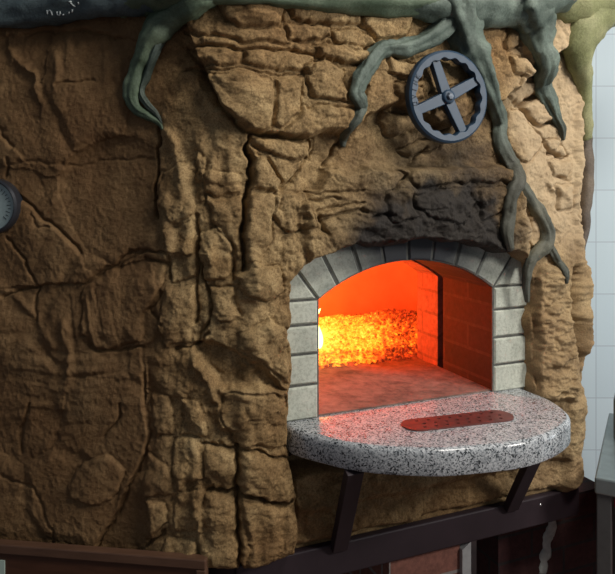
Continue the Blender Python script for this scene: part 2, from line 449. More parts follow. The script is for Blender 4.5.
# the mouth's outline in the skin
MOUTH = np.array([(-.087, 1.0), (-.087, 1.30), (-.089, 1.440), (-.045, 1.474), (.04, 1.500), (.13, 1.517), (.25, 1.522), (.37, 1.516), (.48, 1.496), (.560, 1.470), (.604, 1.448), (.606, 1.30), (.606, 1.0)])
MP = MOUTH + np.array([S0, 0])
RX = GS + 0.010 * vnoise(GS * 22, GZ * 22, 51); RZ = GZ + 0.012 * vnoise(GS * 22, GZ * 22, 52)
md = np.full(GS.shape, -1.0)
sl = window(MP, 0.08)
md[sl] = sdf(RX[sl], RZ[sl], MP)
H -= (H + 0.035) * sst(md / 0.016 + 0.4)
soot = 1.5 * np.exp(-((GS - S0 - 0.28) / 0.23) ** 4) * np.exp(-(np.clip(GZ - 1.50, 0, 9) / 0.065) ** 2)
soot += .66 * np.exp(-((GS - S0 - 0.28) / 0.24) ** 2 - ((GZ - 1.58) / 0.10) ** 2)
soot += 0.55 * np.exp(-((GS - S0 - 0.40) / 0.14) ** 2 - ((GZ - 1.56) / 0.13) ** 2)
soot += 0.62 * np.exp(-((GS - S0 - 0.31) / 0.22) ** 2 - ((GZ - 1.72) / 0.16) ** 2)
soot *= sst((GZ - 1.30) / .10)
soot = np.clip(soot * (0.9 + 0.30 * fbm(GS * 12, GZ * 12, 61, 3)), 0, 1) * .97
soot *= 1 - sst((GS - S0 - 0.545) / 0.05)

def surf(s, z, v=0.0):
    """point on the finished rock skin, v metres proud of it"""
    i = min(max((s - SMIN) / DS, 0), len(gs) - 1.01); j = min(max((z - 0.81) / DS, 0), len(gz) - 1.01)
    w = 4
    h = float(H[max(0, int(j) - w):int(j) + w + 1, max(0, int(i) - w):int(i) + w + 1].mean())
    P, n = base(np.array([s]))
    q = P[0] + n[0] * (h + v)
    return Vector((q[0], q[1], z))
def on(px, py, v=0.0):
    s, z = sz(px, py)
    for _ in range(2):                    # follow the sight line out to the raised skin
        q = surf(s, z, v)
        r = q.x / q.y; tr = (px - HX) / F
        z = CAMZ - (py - HY) * q.y / F
        s += (tr - r) * q.y * 0.95
    return surf(s, z, v)

# ------------------------------------------------------------------ materials
def rock_material():
    m, nt, b = nodes_mat('sculpted_rock')
    tc = N(nt, 'ShaderNodeTexCoord').outputs['Object']
    n1 = noise_tex(nt, tc, 4.0, 6, .6); n2 = noise_tex(nt, tc, 22, 6, .65); n3 = noise_tex(nt, tc, 240, 4, .75)
    c = ramp(nt, n1, [(.28, (.195, .107, .042)), (.46, (.295, .193, .090)), (.60, (.385, .275, .140)), (.76, (.30, .177, .070))])
    g = ramp(nt, n2, [(.35, (.62, .56, .48)), (.65, (1.22, 1.20, 1.16))])
    c = mix(nt, 1.0, c, g, 'MULTIPLY')
    sp = ramp(nt, n3, [(.34, (.50, .47, .42)), (.52, (1.0, 1.0, 1.0)), (.70, (1.32, 1.32, 1.30))])
    c = mix(nt, 0.9, c, sp, 'MULTIPLY')
    at_ = N(nt, 'ShaderNodeAttribute', attribute_name='paint')
    sep = N(nt, 'ShaderNodeSeparateColor'); nt.links.new(at_.outputs['Color'], sep.inputs[0])
    c = mix(nt, sep.outputs[1], c, mix(nt, n2, (.100, .048, .019), (.190, .098, .039)))          # left face redder brown, with its shade mixed into the colour
    c = mix(nt, sep.outputs[2], c, mix(nt, n2, (.47, .33, .19), (.62, .49, .32)))             # right stones paler, light from the right mixed into their own tone
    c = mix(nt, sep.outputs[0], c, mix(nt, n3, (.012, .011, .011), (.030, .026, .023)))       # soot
    nt.links.new(c, b.inputs['Base Color'])
    b.inputs['Roughness'].default_value = .72
    b.inputs['Specular IOR Level'].default_value = .28
    p = bump(nt, None, n2, .3, .006)
    bump(nt, b, n3, .9, .003, p)
    return m
ROCK = rock_material()

def ramp_map(nt, v, a, b_):
    m = nt.nodes.new('ShaderNodeMapRange'); nt.links.new(v, m.inputs['Value'])
    m.inputs['From Min'].default_value = a; m.inputs['From Max'].default_value = b_
    return m.outputs[0]
def root_material(name, c1, c2, c3, tip=None):
    m, nt, b = nodes_mat(name)
    tc = N(nt, 'ShaderNodeTexCoord').outputs['Object']
    n1 = noise_tex(nt, tc, 9, 5, .6); n2 = noise_tex(nt, tc, 170, 5, .75)
    c = ramp(nt, n1, [(.32, c1), (.5, c2), (.68, c3)])
    if tip:                               # bare brown-grey cement where the paint stops lower down
        sx = N(nt, 'ShaderNodeSeparateXYZ'); nt.links.new(tc, sx.inputs[0])
        ma = N(nt, 'ShaderNodeMath', operation='MULTIPLY_ADD'); nt.links.new(n1, ma.inputs[0]); ma.inputs[1].default_value = .16; nt.links.new(sx.outputs['Z'], ma.inputs[2])
        c = mix(nt, ramp_map(nt, ma.outputs[0], -.14, -.34), c, tip)
    c = mix(nt, .6, c, ramp(nt, n2, [(.3, (.45, .42, .38)), (.65, (1.2, 1.2, 1.2))]), 'MULTIPLY')
    nt.links.new(c, b.inputs['Base Color'])
    b.inputs['Roughness'].default_value = .6
    p = bump(nt, None, n1, .5, .01)
    bump(nt, b, n2, .6, .003, p)
    return m
M_BLUEGREEN = root_material('bluegreen_bark', (.055, .078, .062), (.10, .135, .112), (.19, .24, .20), (.075, .075, .056))
M_DARKROOT = root_material('dark_bark', (.055, .06, .045), (.085, .09, .07), (.14, .135, .095))
M_GREEN = root_material('green_bark', (.060, .095, .055), (.11, .155, .10), (.19, .245, .165))
M_LIMB = root_material('slate_bark', (.05, .075, .085), (.085, .12, .13), (.13, .17, .18))
M_OLIVE = root_material('olive_bark', (.15, .16, .06), (.24, .25, .11), (.34, .33, .17))
M_BRBARK = root_material('brown_bark', (.08, .06, .045), (.13, .10, .075), (.19, .15, .11))

def brick_block_material():
    m, nt, b = nodes_mat('pale_firebrick')
    tc = N(nt, 'ShaderNodeTexCoord').outputs['Object']
    n1 = noise_tex(nt, tc, 12, 5); n2 = noise_tex(nt, tc, 140, 3, .7)
    c = ramp(nt, n1, [(.3, (.40, .42, .36)), (.7, (.56, .58, .50))])
    c = mix(nt, .7, c, ramp(nt, n2, [(.33, (.62, .62, .6)), (.55, (1.05, 1.05, 1.05))]), 'MULTIPLY')
    # smoke blackening over the crown of the arch
    sx = N(nt, 'ShaderNodeSeparateXYZ'); nt.links.new(tc, sx.inputs[0])
    pz = MOUTH_ROOT
    dist = N(nt, 'ShaderNodeVectorMath', operation='DISTANCE')
    nt.links.new(tc, dist.inputs[0]); q = fw(.27, 0, 1.535) - Vector(pz); dist.inputs[1].default_value = q
    ad = N(nt, 'ShaderNodeMath', operation='ADD'); nt.links.new(dist.outputs['Value'], ad.inputs[0])
    ml = N(nt, 'ShaderNodeMath', operation='MULTIPLY'); nt.links.new(n1, ml.inputs[0]); ml.inputs[1].default_value = .095
    nt.links.new(ml.outputs[0], ad.inputs[1])
    s = ramp(nt, ad.outputs[0], [(.16, (1, 1, 1)), (.36, (0, 0, 0))])
    c = mix(nt, s, c, (.035, .037, .042))
    nt.links.new(c, b.inputs['Base Color']); b.inputs['Roughness'].default_value = .85
    bump(nt, b, n2, .3, .002)
    return m

def uv_brick(name, c1, c2, mortar, sx=1.0, rough=.85, bw=.21, bh=.065):
    m, nt, b = nodes_mat(name)
    uv = N(nt, 'ShaderNodeTexCoord').outputs['UV']
    bt = N(nt, 'ShaderNodeTexBrick'); bt.inputs['Scale'].default_value = 1.0
    bt.inputs['Brick Width'].default_value = bw; bt.inputs['Row Height'].default_value = bh
    bt.inputs['Mortar Size'].default_value = .005; bt.inputs['Mortar Smooth'].default_value = .3
    bt.inputs['Color1'].default_value = (*c1, 1); bt.inputs['Color2'].default_value = (*c2, 1); bt.inputs['Mortar'].default_value = (*mortar, 1)
    nt.links.new(uv, bt.inputs['Vector'])
    tc = N(nt, 'ShaderNodeTexCoord').outputs['Object']
    n = noise_tex(nt, tc, 60, 5, .65)
    c = mix(nt, .8, bt.outputs['Color'], ramp(nt, n, [(.3, (.5, .5, .5)), (.7, (1.2, 1.2, 1.2))]), 'MULTIPLY')
    nt.links.new(c, b.inputs['Base Color']); b.inputs['Roughness'].default_value = rough
    p = bump(nt, None, bt.outputs['Fac'], -.6, .006)
    bump(nt, b, n, .4, .003, p)
    return m

def granite_material():
    m, nt, b = nodes_mat('speckled_granite')
    tc = N(nt, 'ShaderNodeTexCoord').outputs['Object']
    v1 = N(nt, 'ShaderNodeTexVoronoi'); v1.inputs['Scale'].default_value = 330; nt.links.new(tc, v1.inputs['Vector'])
    v2 = N(nt, 'ShaderNodeTexVoronoi'); v2.inputs['Scale'].default_value = 400; nt.links.new(tc, v2.inputs['Vector'])
    s1 = N(nt, 'ShaderNodeSeparateColor'); nt.links.new(v1.outputs['Color'], s1.inputs[0])
    s2 = N(nt, 'ShaderNodeSeparateColor'); nt.links.new(v2.outputs['Color'], s2.inputs[0])
    nz = noise_tex(nt, tc, 30, 3)
    a = N(nt, 'ShaderNodeMath', operation='ADD'); nt.links.new(s1.outputs[0], a.inputs[0])
    w = N(nt, 'ShaderNodeMath', operation='MULTIPLY_ADD'); nt.links.new(nz, w.inputs[0]); w.inputs[1].default_value = .7; w.inputs[2].default_value = -.35
    nt.links.new(w.outputs[0], a.inputs[1])
    c = ramp(nt, a.outputs[0], [(.0, (.04, .045, .05)), (.12, (.09, .10, .11)), (.22, (.27, .29, .31)), (.42, (.37, .39, .41)), (.68, (.49, .51, .53)), (1.0, (.60, .61, .63))])
    k = ramp(nt, s2.outputs[0], [(.10, (.40, .40, .42)), (.20, (1, 1, 1))])
    c = mix(nt, .9, c, k, 'MULTIPLY')
    nt.links.new(c, b.inputs['Base Color'])
    b.inputs['Roughness'].default_value = .20
    b.inputs['Specular IOR Level'].default_value = .6
    return m

M_STEEL_DARK = plain('purple_brown_steel', (.026, .015, .020), .6, .0, .2, 12)
M_MORTAR = plain('grey_mortar', (.09, .09, .082), .9, 0, .3, 60, .3)
M_HEARTH = None

# ------------------------------------------------------------------ room
def tile_material():
    m, nt, b = nodes_mat('white_wall_tile')
    tc = N(nt, 'ShaderNodeTexCoord').outputs['UV']
    bt = N(nt, 'ShaderNodeTexBrick'); bt.offset = 0
    bt.inputs['Scale'].default_value = 1; bt.inputs['Brick Width'].default_value = .2; bt.inputs['Row Height'].default_value = .2
    bt.inputs['Mortar Size'].default_value = .0018; bt.inputs['Mortar Smooth'].default_value = .2
    bt.inputs['Color1'].default_value = (.54, .64, .70, 1); bt.inputs['Color2'].default_value = (.57, .67, .725, 1); bt.inputs['Mortar'].default_value = (.40, .46, .52, 1)
    nt.links.new(tc, bt.inputs['Vector'])
    nt.links.new(bt.outputs['Color'], b.inputs['Base Color'])
    b.inputs['Roughness'].default_value = .5; b.inputs['Specular IOR Level'].default_value = .25
    bump(nt, b, bt.outputs['Fac'], -.4, .002)
    return m
WY = 2.54
x0 = 0.99; x1 = 2.6
ux = (596 - HX) * WY / F; uz = CAMZ - (242 - HY) * WY / F
vs = [(x0, WY, 0), (x1, WY, 0), (x1, WY, 2.9), (x0, WY, 2.9), (x0, WY + .1, 0), (x1, WY + .1, 0), (x1, WY + .1, 2.9), (x0, WY + .1, 2.9)]
w = mesh_obj('wall_back', vs, [(0, 1, 2, 3), (4, 7, 6, 5), (0, 3, 7, 4), (1, 5, 6, 2), (3, 2, 6, 7), (0, 4, 5, 1)], tile_material(), smooth=False,
             uvs=[(v[0] - ux + 4, v[2] - uz + 4) for v in vs])
structure(w)
mb = MB(); mb.box(lambda u, v, z: Vector((u, v, z)), -2.5, 3.0, -1.5, 3.6, -.1, 0)
structure(mb.build('floor', plain('dark_red_floor', (.16, .09, .07), .5, 0, .2, 6), smooth=False))

# ------------------------------------------------------------------ pizza oven
MOUTH_ROOT = tuple(fw(.25, 0, .81))
oven = thing('pizza_oven', 'big wood-fired pizza oven faced in sculpted brown rock with pale brick arched mouth', 'pizza oven', MOUTH_ROOT)
OR = Vector(MOUTH_ROOT)

def build_rock():
    ny, nx = GS.shape
    P, n = base(gs)
    X = P[None, :, 0] + n[None, :, 0] * H; Y = P[None, :, 1] + n[None, :, 1] * H
    co = np.stack([X - OR.x, Y - OR.y, GZ - OR.z], -1).reshape(-1, 3)
    idx = np.arange(ny * nx).reshape(ny, nx)
    keep = ~((md[:-1, :-1] > .02) & (md[1:, 1:] > .02) & (md[1:, :-1] > .02) & (md[:-1, 1:] > .02))
    q = np.stack([idx[:-1, :-1], idx[:-1, 1:], idx[1:, 1:], idx[1:, :-1]], -1)[keep]
    used = np.zeros(ny * nx, bool); used[q.ravel()] = True
    remap = np.cumsum(used) - 1
    co = co[used]; q = remap[q]
    nv = len(co)
    # skirts closing the shell at the top, the foot and both ends
    back = 0.16
    def skirt(line):
        nonlocal co, q
        line = np.array(line); j = line % nx
        pos = co[remap[line]].copy()
        pos[:, 0] -= n[j, 0] * back; pos[:, 1] -= n[j, 1] * back
        k = len(co); co = np.concatenate([co, pos])
        a = remap[line[:-1]]; b = remap[line[1:]]; c = np.arange(k, k + len(line) - 1)
        q = np.concatenate([q, np.stack([a, b, c + 1, c], -1)])
    skirt(idx[0, ::-1]); skirt(idx[-1, :]); skirt(idx[:, 0]); skirt(idx[::-1, -1])
    me = bpy.data.meshes.new('rock_facing')
    me.vertices.add(len(co)); me.vertices.foreach_set('co', co.astype(np.float32).ravel())
    me.loops.add(q.size); me.loops.foreach_set('vertex_index', q.astype(np.int32).ravel())
    me.polygons.add(len(q)); me.polygons.foreach_set('loop_start', np.arange(0, q.size, 4, dtype=np.int32))
    me.polygons.foreach_set('loop_total', np.full(len(q), 4, np.int32))
    me.update(calc_edges=True)
    me.polygons.foreach_set('use_smooth', np.ones(len(q), bool))
    at_ = me.color_attributes.new('paint', 'FLOAT_COLOR', 'POINT')
    c = np.zeros((len(co), 4), np.float32); c[:, 3] = 1
    nz = fbm(GS * 7, GZ * 7, 71, 3)
    c[:nv, 0] = soot.ravel()[used]
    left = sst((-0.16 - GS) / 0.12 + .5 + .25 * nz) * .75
    pale = sst((GS - S0 - .50) / .12 + .4 * nz) * .8 * (.25 + .75 * sst((GZ - 1.42) / .16))
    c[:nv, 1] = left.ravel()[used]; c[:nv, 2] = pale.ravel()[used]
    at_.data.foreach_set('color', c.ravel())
    me.materials.append(ROCK)
    me.validate()
    o = bpy.data.objects.new('rock_facing', me); COL.objects.link(o); o.parent = oven
    return o
build_rock()

# brick surround of the mouth
ZS = 1.11                       # shelf / hearth level
UC, ZC, RI, RO = .2525, 1.0465, .4215, .530
ZSP = ZC + math.sqrt(RI ** 2 - .2525 ** 2)
fb = lambda p, q, d: fw(p, -d, q)
bk = MB(); g = .0028
def brick(poly, a=0.0, b=.009): bk.prism(inset(poly, g), fb, a, b, .004)
lj = [1.108, 1.190, 1.262, 1.330, 1.388]
for i, (a, b_) in enumerate(zip(lj[:-1], lj[1:])):
    brick([(-.100, a), (.0, a), (.0, b_), (-.100, b_)], .001 * (i % 2))
rj = [1.106, 1.180, 1.253, 1.327, 1.388]
for i, (a, b_) in enumerate(zip(rj[:-1], rj[1:])):
    brick([(.505, a), (.630, a), (.630, b_), (.505, b_)], .0012 * ((i + 1) % 2))
def rad(a, r): a = math.radians(a); return (UC + r * math.sin(a), ZC + r * math.cos(a))
ang = [-36.8, -28.6, -19.6, -10.4, -1.2, 8.2, 17.8, 27.6, 36.8]
for i, (a, b_) in enumerate(zip(ang[:-1], ang[1:])):
    m_ = (a + b_) / 2
    brick([rad(a, RI), rad(m_, RI), rad(b_, RI), rad(b_, RO), rad(a, RO)], .0015 * (i % 2))
p = rad(-36.8, RO); q = rad(36.8, RO)
brick([(-.100, 1.388), (-.002, 1.388), p, (-.100, p[1])])
brick([(.507, 1.388), (.630, 1.388), (.630, q[1]), q])
bk.build('brick_surround', brick_block_material(), oven, smooth=False)
mo = MB()
mo.prism([(-.105, 1.09), (.0015, 1.09), (.0015, 1.386), (-.105, 1.386)], fb, .005, .0085)
mo.prism([(.5035, 1.09), (.64, 1.09), (.64, 1.386), (.5035, 1.386)], fb, .005, .0085)
av = np.linspace(-36.7, 36.7, 25)
for a, b_ in zip(av[:-1], av[1:]):
    p0, p1 = rad(a, RI + .002), rad(b_, RI + .002)
    mo.prism([p0, p1, (p1[0], 1.55), (p0[0], 1.55)], fb, .005, .0085)
mo.prism([(-.105, 1.386), (.0, 1.386), (.0, 1.55), (-.105, 1.55)], fb, .005, .0085)
mo.prism([(.505, 1.386), (.64, 1.386), (.64, 1.55), (.505, 1.55)], fb, .005, .0085)
mo.build('mortar', M_MORTAR, oven, smooth=False)

# mouth passage, smoke slot and inner arch
def arch_prof(off):
    r = RI + off; h = .2525 + off
    a0 = math.asin(min(1, h / r))
    pts = [(UC - h, 1.09)] + [(UC + r * math.sin(t), ZC + r * math.cos(t)) for t in np.linspace(-a0, a0, 25)] + [(UC + h, 1.09)]
    return pts
def arch_shell(name, off, d0, d1, mat, thick=.09):
    A = arch_prof(off); B = arch_prof(off + thick); n = len(A)
    L = [0.0]
    for i in range(1, n): L.append(L[-1] + math.dist(A[i], A[i - 1]))
    v = []; uv = []
    for pr, d in ((A, d0), (A, d1), (B, d1), (B, d0)):
        for i, (u, z) in enumerate(pr):
            v.append(fw(u, -d, z)); uv.append((d + (.09 if pr is B else 0), L[i]))
    f = []
    for k in range(4):
        kk = (k + 1) % 4
        for i in range(n - 1):
            f.append((k * n + i, k * n + i + 1, kk * n + i + 1, kk * n + i))
    f.append((0, n, 2 * n, 3 * n)); f.append((n - 1, 2 * n - 1, 3 * n - 1, 4 * n - 1))
    return mesh_obj(name, v, f, mat, oven, 'auto', uv)
M_TUN = uv_brick('sooty_red_brick', (.026, .012, .012), (.042, .017, .016), (.055, .030, .026), bw=.23, bh=.068)
M_INN = uv_brick('fired_brick', (.26, .12, .085), (.33, .15, .11), (.20, .10, .07), bw=.23, bh=.068)
arch_shell('mouth_passage', .001, .0095, .235, M_TUN)
arch_shell('smoke_slot', .060, .234, .262, plain('soot_black', (.02, .018, .017), .9))
arch_shell('inner_arch', .0, .262, .375, M_INN)
# chamber dome
DC = .375 + .30; DR = .56
dm_v = []; dm_f = []; nb, nr = 64, 22
for j in range(nr + 1):
    e = (math.pi / 2) * j / nr
    for i in range(nb):
        a = 2 * math.pi * i / nb
        r = DR * math.cos(e) ** .25
        dm_v.append(fw(UC + .10 + r * math.cos(a), -DC + r * math.sin(a) * .62, 1.085 + .50 * math.sin(e)))
for j in range(nr):
    for i in range(nb):
        ii = (i + 1) % nb
        q = [j * nb + i, j * nb + ii, (j + 1) * nb + ii, (j + 1) * nb + i]
        c = sum((dm_v[k] for k in q), Vector()) / 4 - fw(0, 0, 0)
        u = c.x * T[0] + c.y * T[1]; v = c.x * NV[0] + c.y * NV[1]; z = c.z
        if v > -.56 and abs(u - UC) < .262 and z < ZC + math.sqrt(max(0, (RI) ** 2 - (u - UC) ** 2)) + .01: continue
        dm_f.append(tuple(q))
m, nt, b = nodes_mat('dome_firebrick')
tc = N(nt, 'ShaderNodeTexCoord').outputs['Object']
n_ = noise_tex(nt, tc, 7, 5)
nt.links.new(ramp(nt, n_, [(.3, (.44, .26, .18)), (.7, (.56, .34, .24))]), b.inputs['Base Color']); b.inputs['Roughness'].default_value = .95
bump(nt, b, noise_tex(nt, tc, 60), .3, .004)
mesh_obj('dome', dm_v, dm_f, m, oven)
# hearth floor of square tiles
m, nt, b = nodes_mat('ashy_hearth_tile')
uvn = N(nt, 'ShaderNodeTexCoord').outputs['UV']
bt = N(nt, 'ShaderNodeTexBrick'); bt.offset = 0; bt.inputs['Scale'].default_value = 1
bt.inputs['Brick Width'].default_value = .25; bt.inputs['Row Height'].default_value = .16; bt.inputs['Mortar Size'].default_value = .0025
bt.inputs['Color1'].default_value = (.19, .135, .115, 1); bt.inputs['Color2'].default_value = (.22, .16, .135, 1); bt.inputs['Mortar'].default_value = (.17, .12, .10, 1)
nt.links.new(uvn, bt.inputs['Vector'])
tc = N(nt, 'ShaderNodeTexCoord').outputs['Object']
c = mix(nt, .8, bt.outputs['Color'], ramp(nt, noise_tex(nt, tc, 25, 6, .7), [(.32, (.25, .23, .22)), (.7, (1.35, 1.32, 1.3))]), 'MULTIPLY')
nt.links.new(c, b.inputs['Base Color']); b.inputs['Roughness'].default_value = .85
bump(nt, b, noise_tex(nt, tc, 90, 5), .5, .004)
hp = [(-.001, .012), (.506, .012), (.506, .37), (.80, .36), (.93, .70), (.80, 1.0), (.35, 1.06), (-.08, 1.0), (-.22, .70), (-.1, .45), (-.001, .37)]
v = [fw(u, -d, ZS + .0035) for u, d in hp] + [fw(u, -d, 1.06) for u, d in hp]; n = len(hp)
mesh_obj('hearth', v, [tuple(range(n)), tuple(range(2 * n - 1, n - 1, -1))] + [(i, (i + 1) % n, n + (i + 1) % n, n + i) for i in range(n)], m, oven, False,
         uvs=[(u, d) for u, d in hp] * 2)
# plain rear body and roof of the oven
bp = [base(np.array([s]))[0][0] - base(np.array([s]))[1][0] * .10 for s in (SMIN + .02, -.3, 0.0, .5, SR, SMAX - .02)]
bp = [tuple(p) for p in bp] + [(.93, 3.1), (-1.0, 3.1)]
n = len(bp)
v = [(x, y, 2.10) for x, y in bp] + [(x, y, 2.16) for x, y in bp]
f = [tuple(range(n)), tuple(range(2 * n - 1, n - 1, -1))] + [(i, (i + 1) % n, n + (i + 1) % n, n + i) for i in range(n)]
mesh_obj('roof_slab', v, f, plain('grey_render', (.3, .26, .2), .9), oven, False)
body = MB()
idf = lambda u, v, z: Vector((u, v, z))
body.box(idf, -1.0, .93, 3.1, 3.2, .81, 2.16)
body.build('rear_wall', plain('grey_render', (.3, .26, .2), .9), oven, False)

# ------------------------------------------------------------------ steel stand under the oven
stand = thing('steel_stand', 'dark purple-brown steel frame carrying the rock oven, with two slanting shelf brackets', 'stand', tuple(fw(.25, -.15, 0)))
def ff(u, v, z): return fw(u, v, z)
mb = MB(); mb.box(ff, -S0 - .012, .770 + .024, -.10, .008, .733, .81); mb.build('front_beam', M_STEEL_DARK, stand, False, .004)
def lf(u, v, z):
    p = CORNER + LDIR * u + np.array([-.134, -.991]) * v
    return Vector((p[0], p[1], z))
mb = MB(); mb.box(lf, 0, .95, -.10, .004, .733, .81); mb.build('side_beam', M_STEEL_DARK, stand, False, .004)
def rf(u, v, z):
    p = RCORNER + RDIR * u + np.array([RDIR[1], -RDIR[0]]) * v
    return Vector((p[0], p[1], z))
mb = MB(); mb.box(rf, 0.0, .62, -.10, .006, .733, .81); mb.build('side_beam', M_STEEL_DARK, stand, False, .004)
mb = MB(); 
bq = [tuple(base(np.array([s]))[0][0] - base(np.array([s]))[1][0] * .07) for s in (SMIN + .02, -.3, 0.0, .5, SR, SMAX - .02)] + [(.93, 3.1), (-1.0, 3.1)]
n = len(bq)
mb.add([(x, y, .77) for x, y in bq] + [(x, y, .805) for x, y in bq], [tuple(range(n)), tuple(range(2 * n - 1, n - 1, -1))] + [(i, (i + 1) % n, n + (i + 1) % n, n + i) for i in range(n)])
mb.build('deck', M_STEEL_DARK, stand, False)
for (u0, u1, vt) in ((.048, .012, .152), (.553, .511, .165)):
    mb = MB()
    A = (u0, .0, .798); B = (u1, vt, 1.048); w_ = .020
    dv = (B[1] - A[1]); dz = B[2] - A[2]; l = math.hypot(dv, dz); nvv = (-dz / l, dv / l); t_ = .010
    pts = []
    for (u, v, z) in (A, B):
        for su in (-w_, w_):
            for k in (-t_, t_):
                pts.append(ff(u + su, v + nvv[0] * k + .008, z + nvv[1] * k))
    mb.add(pts, [(0, 1, 3, 2), (4, 6, 7, 5), (0, 4, 5, 1), (2, 3, 7, 6), (0, 2, 6, 4), (1, 5, 7, 3)])
    mb.build('shelf_bracket', M_STEEL_DARK, stand, False, .002)
for q in (fw(-S0 + .08, -.09, 0), fw(.74, -.31, 0), Vector((-.9, 1.75, 0)), Vector((.85, 3.0, 0)), Vector((-.9, 3.0, 0))):
    mb = MB(); mb.box(idf, q.x - .035, q.x + .035, q.y - .035, q.y + .035, 0, .77)
    mb.build('post', M_STEEL_DARK, stand, False, .003)
# bolt heads on the front beam near the right end
mb = MB(); lathe(mb, [(.0, .009), (.004, .009), (.0045, .002)], lambda a, b_, d: ff(.655 + a, d, .80 - .012 + b_), 12)
mb.build('bolt', plain('bare_steel', (.6, .6, .6), .3, 1.0, .05), stand)

# ------------------------------------------------------------------ granite shelf
sh = [(-.086, .038), (-.070, .072), (-.043, .111), (-.009, .158), (.033, .1965), (.0775, .2267), (.146, .2620), (.19, .2760), (.2757, .2923), (.330, .2985), (.3745, .2965), (.43, .286), (.472, .2713), (.515, .250), (.5397, .2334), (.566, .203), (.5808, .172), (.5945, .136), (.6014, .1009), (.6035, .07), (.6020, .040)]
shc = [tuple(p) for p in catmull(sh, 5)]
out = [(-.086, -.03)] + shc + [(.602, -.03)]
def shelf_loop(ins, z):
    pl = inset(out, ins) if ins else out
    return [fw(u, v, z) for u, v in pl]
n = len(out); v = []; 
for ins, z in ((.012, ZS), (.0075, ZS - .001), (.003, ZS - .004), (.0005, ZS - .009), (0, ZS - .014), (0, ZS - .052), (.002, ZS - .057), (.008, ZS - .060)):
    v += shelf_loop(ins, z)
f = []
for k in range(7):
    for i in range(n):
        j = (i + 1) % n; f.append((k * n + i, k * n + j, (k + 1) * n + j, (k + 1) * n + i))
f.append(tuple(range(n))); f.append(tuple(range(8 * n - 1, 7 * n - 1, -1)))
o = mesh_obj('granite_shelf', v, f, granite_material(), None, 'auto'); recenter(o)
tag(o, 'half-round speckled grey granite shelf below the oven mouth', 'shelf')

# perforated ash plate on the shelf
def shelf_px(px, py, z):
    D = (CAMZ - z) * F / (py - HY); return ((px - HX) * D / F, D)
A = Vector(shelf_px(416, 426, ZS)); B = Vector(shelf_px(499, 416.5, ZS))
ax = (B - A); Lp = ax.length; ax.normalize(); ay = Vector((-ax.y, ax.x)); hw = .036
zp = ZS + .0005
m, nt, b = nodes_mat('fire_tinted_plate')
tc = N(nt, 'ShaderNodeTexCoord').outputs['Object']
nt.links.new(ramp(nt, noise_tex(nt, tc, 40), [(.3, (.17, .060, .055)), (.7, (.26, .10, .09))]), b.inputs['Base Color'])  # reddish-brown base colour paints in the reflected fire
b.inputs['Metallic'].default_value = .55; b.inputs['Roughness'].default_value = .42
def pl(a, b_, z):
    q = A + ax * a + ay * b_; return Vector((q.x, q.y, z))
holes = []
for r_ in (-1, 0, 1):
    for i in range(8):
        holes.append((.012 + i * (Lp - .02) / 7.0 + (.009 if r_ == 0 else 0), r_ * .020))
bm = bmesh.new()
oc = [(hw * .9 * math.cos(t) , hw * math.sin(t)) for t in np.linspace(math.pi / 2, 3 * math.pi / 2, 14)] + [(Lp + hw * .9 * math.cos(t), hw * math.sin(t)) for t in np.linspace(-math.pi / 2, math.pi / 2, 14)]
loops = [[bm.verts.new(pl(a, b_, zp + .003)) for a, b_ in oc]]
for a, b_ in holes:
    loops.append([bm.verts.new(pl(a + .0048 * math.cos(t), b_ + .0040 * math.sin(t), zp + .003)) for t in np.linspace(0, 2 * math.pi, 11)[:-1]])
es = []
for lp in loops:
    for i in range(len(lp)): es.append(bm.edges.new((lp[i], lp[(i + 1) % len(lp)])))
bmesh.ops.triangle_fill(bm, use_beauty=True, use_dissolve=False, edges=es)
ex = bmesh.ops.extrude_face_region(bm, geom=bm.faces[:])
bmesh.ops.translate(bm, verts=[g_ for g_ in ex['geom'] if isinstance(g_, bmesh.types.BMVert)], vec=(0, 0, -.003))
bmesh.ops.recalc_face_normals(bm, faces=bm.faces)
pr = thing('ash_grate', 'perforated metal plate, tinted reddish-brown for the fire reflection, lying on the granite shelf', 'grate', (A.x, A.y, ZS))
me = bpy.data.meshes.new('plate'); bm.to_mesh(me); bm.free(); me.transform(Matrix.Translation(-Vector((A.x, A.y, ZS)))); me.materials.append(m)
o = bpy.data.objects.new('plate', me); COL.objects.link(o); o.parent = pr
mb = MB(); mb.prism([(a * .98 + .001, b_ * .96) for a, b_ in oc], lambda p, q, d: pl(p, q, zp + d), .0008, 0)
mb.build('hole_backing', plain('hole_black', (.012, .01, .01), .8), pr, False)  # near-black sheet stands in for the darkness inside the holes

# ------------------------------------------------------------------ fire
def ember_mat(name, stops, strength, sc):
    m, nt, b = nodes_mat(name)
    tc = N(nt, 'ShaderNodeTexCoord').outputs['Object']
    n1 = noise_tex(nt, tc, sc, 4, .65); n2 = noise_tex(nt, tc, 6, 2)
    a = N(nt, 'ShaderNodeMath', operation='MULTIPLY_ADD'); nt.links.new(n2, a.inputs[0]); a.inputs[1].default_value = .6; a.inputs[2].default_value = -.3
    s = N(nt, 'ShaderNodeMath', operation='ADD'); nt.links.new(n1, s.inputs[0]); nt.links.new(a.outputs[0], s.inputs[1])
    # glowing side is the side of the live flame
    at_ = N(nt, 'ShaderNodeAttribute', attribute_name='glow')
    s2 = N(nt, 'ShaderNodeMath', operation='ADD'); nt.links.new(s.outputs[0], s2.inputs[0]); nt.links.new(at_.outputs['Fac'], s2.inputs[1])
    c = ramp(nt, s2.outputs[0], stops)
    b.inputs['Base Color'].default_value = (.24, .13, .09, 1); b.inputs['Roughness'].default_value = .9
    nt.links.new(c, b.inputs['Emission Color']); b.inputs['Emission Strength'].default_value = strength
    return m
